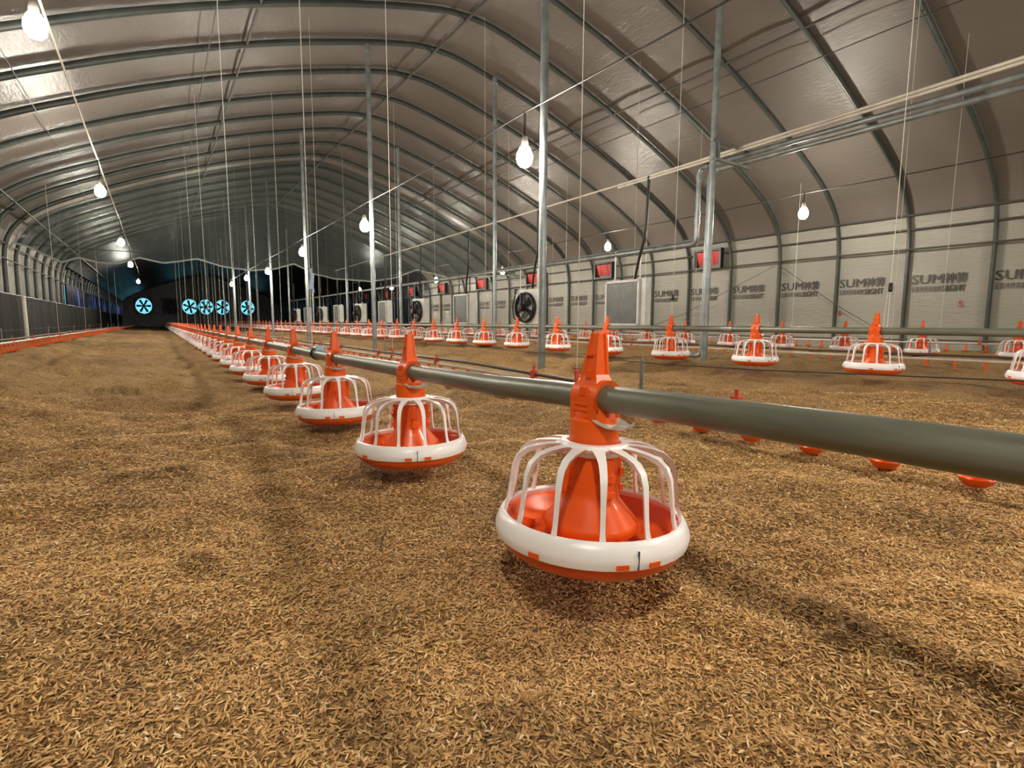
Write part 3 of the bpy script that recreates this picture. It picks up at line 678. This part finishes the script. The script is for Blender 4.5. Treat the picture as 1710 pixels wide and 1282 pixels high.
tag(b.build('rope_sleeve', M_BLUE, None, (0.628, 2.67, 0.595)), 'pale blue plastic sleeve taped around a rope above the near pipe', 'sleeve')

# ------------------------------------------------------------------ bulbs on their wires
lp = MB(); lp.lathe([(0.001, -0.075), (0.022, -0.072), (0.038, -0.055), (0.044, -0.03), (0.042, -0.008), (0.030, 0.018), (0.022, 0.030), (0.001, 0.030)], 20)
bulb_me = lp.mesh('bulb', M_BULB)
so = MB(); so.lathe([(0.001, 0.085), (0.014, 0.082), (0.019, 0.06), (0.021, 0.031), (0.001, 0.031)], 14); sock_me = so.mesh('socket', M_SOCKET)
STR = [('left', -0.54, [(-0.6, 2.05), (4.76, 2.33), (9.39, 2.21), (14.4, 2.13), (19.3, 2.09), (27.1, 2.08)], 2.60, M_CABLE),
       ('middle', 2.46, [(-4.5, 1.72), (-0.5, 1.72), (3.51, 1.72), (7.34, 1.755), (11.1, 1.80), (15.05, 1.74), (18.9, 1.82), (22.9, 1.86)], 2.02, M_WIRE),
       ('right', 7.7, [(-4.0, 1.98), (0.0, 1.98), (4.1, 1.995), (8.02, 1.98), (11.97, 1.80), (16.0, 1.83), (19.97, 1.79), (23.9, 1.91)], 2.24, M_WIRE)]
for nm, x, yz, zw, wm in STR:
    yl = [q[0] for q in yz]
    b = MB(); pts = []
    for a, c2 in zip(yl, yl[1:] + [yl[-1] + 4]):
        for k in range(6):
            t_ = k / 6; pts.append((x, a + (c2 - a) * t_, zw - 0.10 * 4 * t_ * (1 - t_) * (0.25 if nm == 'left' else 0.2)))
    b.tube([(x, -6, zw)] + pts, 0.007 if nm != 'left' else 0.009, 6)
    tag(b.build('lamp_wire', wm), '%s cable the %s row of bulbs hangs from' % ('pale' if nm == 'left' else 'thin dark', nm), 'cable')
    c_front = 0
    for y, zb in yz:
        o = empty('light_bulb', (x, y, zb)); o.scale = (1.45,) * 3
        bo = bpy.data.objects.new('bulb', bulb_me); so_ = bpy.data.objects.new('socket', sock_me)
        for q in (bo, so_): COL.objects.link(q); q.parent = o
        
        c_ = MB(); hh = max((zw - zb) / 1.45, 0.1); c_.tube([(0, 0, 0.08), (0.006, 0.01, hh * 0.6), (0, 0, hh)], 0.006, 6); c_.build('cord', M_BLACK, o)
        if y > 0.9: c_front += 1; tag(o, 'glowing white bulb, %s from the camera on the %s wire' % (nth(c_front), nm), 'lamp', 'glowing bulbs hanging in rows')
        else: tag(o, 'glowing white bulb hanging behind the camera on the %s wire' % nm, 'lamp', 'glowing bulbs behind the camera, %s wire' % nm)

# ------------------------------------------------------------------ ivory cable tubes, power cords
def cabz(y): return 2.142 - 0.0175 * (y - 4) if y < 4 else 2.142 - 0.0045 * (y - 4)
for dz, w in ((0.0, 'upper'), (-0.030, 'lower')):
    b = MB(); pts = [(4.95, y, cabz(y) + dz) for y in np.arange(-3, 18 if dz == 0 else 5.2, 0.4)]
    b.tube(pts, 0.013, 8); tag(b.build('cable_tube', M_CABLE), '%s of two ivory cable tubes running above the heater units' % w, 'cable')

# ------------------------------------------------------------------ water pipes
PX = 5.1
def waterpipe(pts, r, label, name='water_pipe', rad=0.07, elbows=()):
    o = empty(name, pts[0]); b = MB(); q = bend(pts, rad); P0 = Vector(pts[0])
    b.tube([p - P0 for p in q], r, 14, up=(1, 0, 0) ); b.build('tube', M_GALV, o)
    for e in elbows:
        c_ = MB(); ax_ = e[3]; c_.lathe([(r, -0.03), (r + 0.006, -0.03), (r + 0.006, 0.03), (r, 0.03)], 14, (e[0] - P0.x, e[1] - P0.y, e[2] - P0.z), axis=ax_); c_.build('coupling', M_GALV, o)
    return tag(o, label, 'pipe')
waterpipe([(PX, -2.5, 2.13), (PX, 3.90, 2.118), (PX, 3.90, 1.30), (PX, 26, 1.36)], 0.026, 'upper galvanised water pipe stepping down to run along above the heaters',
          elbows=[(PX, 3.80, 2.118, 'y'), (PX, 3.90, 2.02, 'z'), (PX, 3.90, 1.62, 'z'), (PX, 3.9, 1.54, 'z'), (PX, 4.7, 1.305, 'y')])
waterpipe([(PX - 0.03, -2.5, 2.035), (PX - 0.03, 3.74, 2.035), (PX - 0.03, 3.74, 0.05), (PX - 0.03, 4.1, 0.05)], 0.024, 'lower galvanised water pipe dropping straight down to the litter',
          elbows=[(PX - 0.03, 3.64, 2.035, 'y'), (PX - 0.03, 3.74, 1.93, 'z'), (PX - 0.03, 3.86, 0.05, 'y')])
b = MB(); b.tube([(5.25, y, 1.375 + 0.004 * math.sin(y)) for y in np.arange(3.9, 26, 0.8)], 0.014, 8); tag(b.build('return_pipe', M_GALV), 'thin galvanised pipe running just behind the lower water pipe', 'pipe')
# bracket tying the pipes to the pole
b = MB(); b.box((4.84, 3.33, 2.16), (0.62, 0.03, 0.03)); b.box((4.84, 3.33, 1.99), (0.62, 0.03, 0.025)); b.box((4.62, 3.33, 2.08), (0.03, 0.04, 0.2))
tag(b.build('pipe_bracket', M_GALV), 'small steel bracket holding two water pipes to the support pole', 'bracket')

# ------------------------------------------------------------------ fan heaters
def heater_front(o):
    b = MB(); b.box((0, 0, 0.29), (0.15, 0.60, 0.56)); b.build('casing', M_UNIT, o)
    b = MB()
    for s_ in (-1, 1): b.box((-0.085, s_ * 0.285, 0.29), (0.03, 0.03, 0.58)); b.box((-0.085, 0, 0.29 + s_ * 0.275), (0.03, 0.6, 0.03))
    b.box((-0.02, -0.345, 0.30), (0.10, 0.07, 0.58)); b.build('frame', M_UNIT, o)
    b = MB(); b.box((-0.077, 0, 0.29), (0.008, 0.54, 0.52)); b.build('core', M_DARKGAP, o)
    b = MB()
    for k in range(22): b.box((-0.083, -0.252 + 0.024 * k, 0.29), (0.005, 0.011, 0.51))
    b.build('louvre_fins', M_FIN, o)
def heater_back(o):
    b = MB(); b.box((0.03, 0, 0.29), (0.14, 0.60, 0.56)); b.build('casing', M_UNIT, o)
    b = MB(); b.lathe([(0.225, -0.04), (0.245, -0.045), (0.25, -0.08), (0.24, -0.115), (0.225, -0.118), (0.22, -0.05)], 32, (0, 0, 0.28), axis='x', closed=True); b.build('fan_shroud', M_BLACK, o)
    b = MB()
    for r_ in (0.06, 0.11, 0.16, 0.20): b.tube([(-0.125 - 0.03 * (1 - r_ / 0.22), math.cos(a) * r_, 0.28 + math.sin(a) * r_) for a in np.linspace(0, 2 * math.pi, 25)[:-1]], 0.003, 4, closed=True)
    for k in range(8):
        a = k * math.pi / 4; b.tube([(-0.155, math.cos(a) * 0.04, 0.28 + math.sin(a) * 0.04), (-0.12, math.cos(a) * 0.22, 0.28 + math.sin(a) * 0.22)], 0.003, 4)
    b.build('guard', M_BLACK, o)
    b = MB()
    for k in range(5):
        a = k * 2 * math.pi / 5; ca, sa = math.cos(a), math.sin(a)
        b.add([(-0.07, ca * .05 - sa * .03, .28 + sa * .05 + ca * .03), (-0.10, ca * .05 + sa * .03, .28 + sa * .05 - ca * .03), (-0.10, ca * .19 + sa * .07, .28 + sa * .19 - ca * .07), (-0.07, ca * .19 - sa * .05, .28 + sa * .19 + ca * .05),
               (-0.065, ca * .05 - sa * .03, .28 + sa * .05 + ca * .03), (-0.095, ca * .05 + sa * .03, .28 + sa * .05 - ca * .03), (-0.095, ca * .19 + sa * .07, .28 + sa * .19 - ca * .07), (-0.065, ca * .19 - sa * .05, .28 + sa * .19 + ca * .05)],
              [(0, 1, 2, 3), (7, 6, 5, 4), (0, 4, 5, 1), (1, 5, 6, 2), (2, 6, 7, 3), (3, 7, 4, 0)], 0, False)
    b.build('fan_blades', M_BLACK, o)
    b = MB(); b.lathe([(0.001, -0.20), (0.055, -0.195), (0.06, -0.10), (0.001, -0.09)], 18, (0, 0, 0.28), axis='x'); b.box((-0.16, 0, 0.40), (0.03, 0.03, 0.22)); b.build('motor', M_BLACK, o)
    b = MB(); b.box((-0.03, 0.30, 0.55), (0.06, 0.05, 0.08)); b.tube([(-0.03, 0.32, 0.52), (-0.06, 0.36, 0.3), (-0.05, 0.33, 0.1), (-0.06, 0.2, 0.06)], 0.014, 8); b.build('terminal_box', M_BLACK, o)
fr = bk = None
for i in range(10):
    y = 4.94 + 2.19 * i; z = 0.375 + 0.004 * i; front = (i % 2 == 0)
    if i == 0: o = empty('fan_heater'); heater_front(o); fr = o
    elif i == 1: o = empty('fan_heater'); heater_back(o); bk = o
    else: o = copy_tree(fr if front else bk)
    o.location = (PX, y, z); o.rotation_euler = (0, 0, 0.0 if front else 0.06)
    tag(o, 'white box fan heater %s, %s from the camera' % ('showing its grey louvred face' if front else 'with a black fan in front', nth(i + 1)), 'heater', 'fan heaters hanging in a row along the right side')
    top = 1.31 + 0.0025 * (y - 3.9)
    for s_, w in ((-1, 'near'), (1, 'far')):
        b = MB(); h = top + 0.03 - z
        b.box((0, s_ * 0.22, (0.57 + h) / 2), (0.006, 0.022, h - 0.57)); b.box((0, s_ * 0.22, 0.585), (0.05, 0.03, 0.03)); b.build('hanging_strap', M_UNIT, o)
    c_ = MB(); yc = y - 0.45; zc = cabz(yc)
    dx = 4.95 - PX
    c_.tube(bend([(4.95, yc, zc), (4.96, yc + 0.03, 1.5), (4.98, yc + 0.16, 1.15), (5.03, y - 0.2, 0.96)], 0.15, 5), 0.017, 8)
    tag(c_.build('power_cord', M_BLACK), 'black power cord hanging down to the %s fan heater from the camera' % nth(i + 1), 'cord', 'black cords down to the fan heaters')

# ------------------------------------------------------------------ red inlets on the right wall
def inlet(o, open_):
    b = MB(); w, h = 0.60, 0.36
    for s_ in (-1, 1): b.box((0, s_ * w / 2, 0), (0.10, 0.05, h)); b.box((0, 0, s_ * (h / 2 + 0.0)), (0.10, w + 0.05, 0.04))
    b.box((0.04, 0, 0), (0.01, w, h)); b.build('frame', M_BLACK, o)
    b = MB(); rot = Matrix.Rotation(math.radians(open_), 3, 'Y'); b.box((-0.01 - 0.10 * math.sin(math.radians(open_)), 0, 0.0), (0.014, w - 0.09, h - 0.06), 0, rot)
    for s_ in (-0.12, 0.12): b.box((-0.02 - 0.10 * math.sin(math.radians(open_)), s_, 0), (0.012, 0.02, h - 0.08), 0, rot)
    b.build('flap', M_RED, o)
base = None
for i in range(8):
    y = 6.93 + 3.05 * i; 
    if i == 0: o = empty('air_inlet'); inlet(o, -14); base = o
    else: o = copy_tree(base)
    o.location = (9.47, y, 1.72 + 0.008 * i)
    tag(o, 'red flap air inlet in a black frame, %s from the camera on the right wall' % nth(i + 1), 'air inlet', 'red air inlets along the right wall')

# ------------------------------------------------------------------ printed marks on the right wall film
def text_mesh(body, size, name, mat, bold=0.0, shear=0.0):
    c_ = bpy.data.curves.new(name, 'FONT'); c_.body = body; c_.size = size; c_.offset = bold; c_.extrude = 0.001; c_.resolution_u = 2; c_.space_character = 1.02; c_.shear = shear
    o = bpy.data.objects.new(name, c_); COL.objects.link(o)
    dg = bpy.context.evaluated_depsgraph_get(); me = bpy.data.meshes.new_from_object(o.evaluated_get(dg)); bpy.data.objects.remove(o)
    co = np.zeros(len(me.vertices) * 3); me.vertices.foreach_get('co', co); co = co.reshape(-1, 3)
    return co, me
def fit(parts, name, mat):
    """parts: (body, x0, x1, z0, z1, bold): text squeezed into that box on the wall, reading towards -y"""
    b = MB()
    for body, x0, x1, z0, z1, bold in parts:
        co, me = text_mesh(body, 1.0, name, mat, 0.0)
        mn, mx_ = co.min(0), co.max(0); u = (co[:, 0] - mn[0]) / (mx_[0] - mn[0]) * (x1 - x0) + x0; w = (co[:, 1] - mn[1]) / (mx_[1] - mn[1]) * (z1 - z0) + z0
        for sh in ((-1.5, 0, 1.5) if bold > 0.008 else (0,)):
            vs = [(-q[2] - 0.0004 * sh, -a - 0.0035 * sh, c2) for q, a, c2 in zip(co, u, w)]
            b.add(vs, [tuple(p.vertices) for p in me.polygons], 0, False)
    return b.mesh(name, mat)
logo_me = fit([('SUM', 0.0, 0.385, 0.12, 0.255, 0.012), ('神算', 0.40, 0.665, 0.115, 0.262, 0.010), ('五层共挤高端膜', 0.0, 0.37, 0.0, 0.085, 0.004), ('SIGHT', 0.385, 0.65, 0.0, 0.088, 0.010)], 'printed_logo', M_PRINT)
for k in range(-2, 20):
    o = bpy.data.objects.new('printed_logo', logo_me); COL.objects.link(o); o.parent = WR
    o.location = (9.607, k + 0.45 + 0.97 if k != 2 else k + 0.45 + 0.94, 0.895); o['label'] = 'grey printed wordmark on the wall film'
for s_, y, z in (('5', 2.80, 0.665), ('6', 4.41, 0.555), ('7', 8.55, 0.60)):
    me_ = fit([(s_, 0, 0.045, 0, 0.085, 0.015)], 'printed_number', M_REDPRINT); o = bpy.data.objects.new('printed_number', me_); COL.objects.link(o); o.parent = WR; o.location = (9.607, y, z)

# ------------------------------------------------------------------ left side curtain
o = empty('side_curtain', (-2.16, -7, 0)); b = MB(); n = 400; vs = []; fs = []
yy = np.linspace(0, 58, n)
for y in yy:
    x = 0.012 * math.sin(y * 5.0) + 0.008 * math.sin(y * 11.3)
    vs += [(x, y, 0.02), (x + 0.008, y, 0.45), (x, y, 0.87), (x + 0.02, y, 0.87), (x + 0.02, y, 0.02)]
for i in range(n - 1):
    for j in range(4): fs.append((i * 5 + j, i * 5 + j + 1, (i + 1) * 5 + j + 1, (i + 1) * 5 + j))
b.add(vs, fs); b.build('cloth', M_PAD, o)
b = MB(); b.tube([(0.01, y, 0.875) for y in np.linspace(0, 58, 40)], 0.016, 8); b.build('roller_tube', M_HOOP, o)
tag(o, 'long black side curtain rolled up to a rail along the left wall', 'curtain')

# ------------------------------------------------------------------ hanging clear curtain across the house
CY = 13.92
SCAL = [(-2.25, 1.90), (-2.0, 1.84), (-1.5, 1.56), (-1.24, 1.67), (-0.9, 1.60), (-0.6, 1.60), (-0.23, 1.74), (0.2, 1.66), (0.83, 1.79), (1.3, 1.66), (1.9, 1.60), (2.4, 1.66), (2.87, 1.82), (3.3, 1.60), (3.83, 1.51), (4.76, 1.48), (5.4, 1.60), (6.1, 1.87), (7.0, 1.70), (8.2, 1.80), (9.5, 1.90)]
b = MB(); xs = np.linspace(-2.24, 9.52, 240); nz = 14; vs = []
for x in xs:
    zb = float(np.interp(x, [p[0] for p in SCAL], [p[1] for p in SCAL])) ; zt = roof_z(x) + 0.01
    if zt < zb: zb = zt - 0.02
    for k in range(nz + 1):
        t_ = k / nz; z = zt + (zb - zt) * t_
        y = CY + 0.05 + t_ * (0.035 * math.sin(x * 5.3 + 0.6 * math.sin(z * 2)) + 0.02 * math.sin(x * 13.1 + z)) - 0.12 * t_ ** 6
        vs.append((x, y, z))
fs = [(i * (nz + 1) + k, i * (nz + 1) + k + 1, (i + 1) * (nz + 1) + k + 1, (i + 1) * (nz + 1) + k) for i in range(len(xs) - 1) for k in range(nz)]
b.add(vs, fs); cur = b.build('partition_curtain', M_CURTAIN)
tag(cur, 'clear plastic partition curtain with scalloped lower edge hanging from a hoop', 'curtain')
b = MB(); b.tube([vs[i * (nz + 1) + nz] for i in range(len(xs))], 0.02, 6); b.build('hem', simple('hem_film', (0.30, 0.36, 0.34), None, 0.3, coat=0.4), cur)
b = MB(); b.tube([(x, CY - 0.02, 1.88 - 0.05 * math.sin((x + 2.2) / 11.8 * math.pi)) for x in np.linspace(-2.2, 9.5, 40)], 0.008, 6)
tag(b.build('curtain_wire', M_WIRE), 'dark wire stretched across the house below the clear curtain', 'wire')

b = MB(); b.lathe([(0.001, 0.0), (0.035, 0.0), (0.035, 0.86), (0.001, 0.86)], 14)
tag(b.build('curtain_post', M_CABLE, None, (-2.04, 13.3, 0)), 'pale short post standing in front of the black side curtain', 'post')
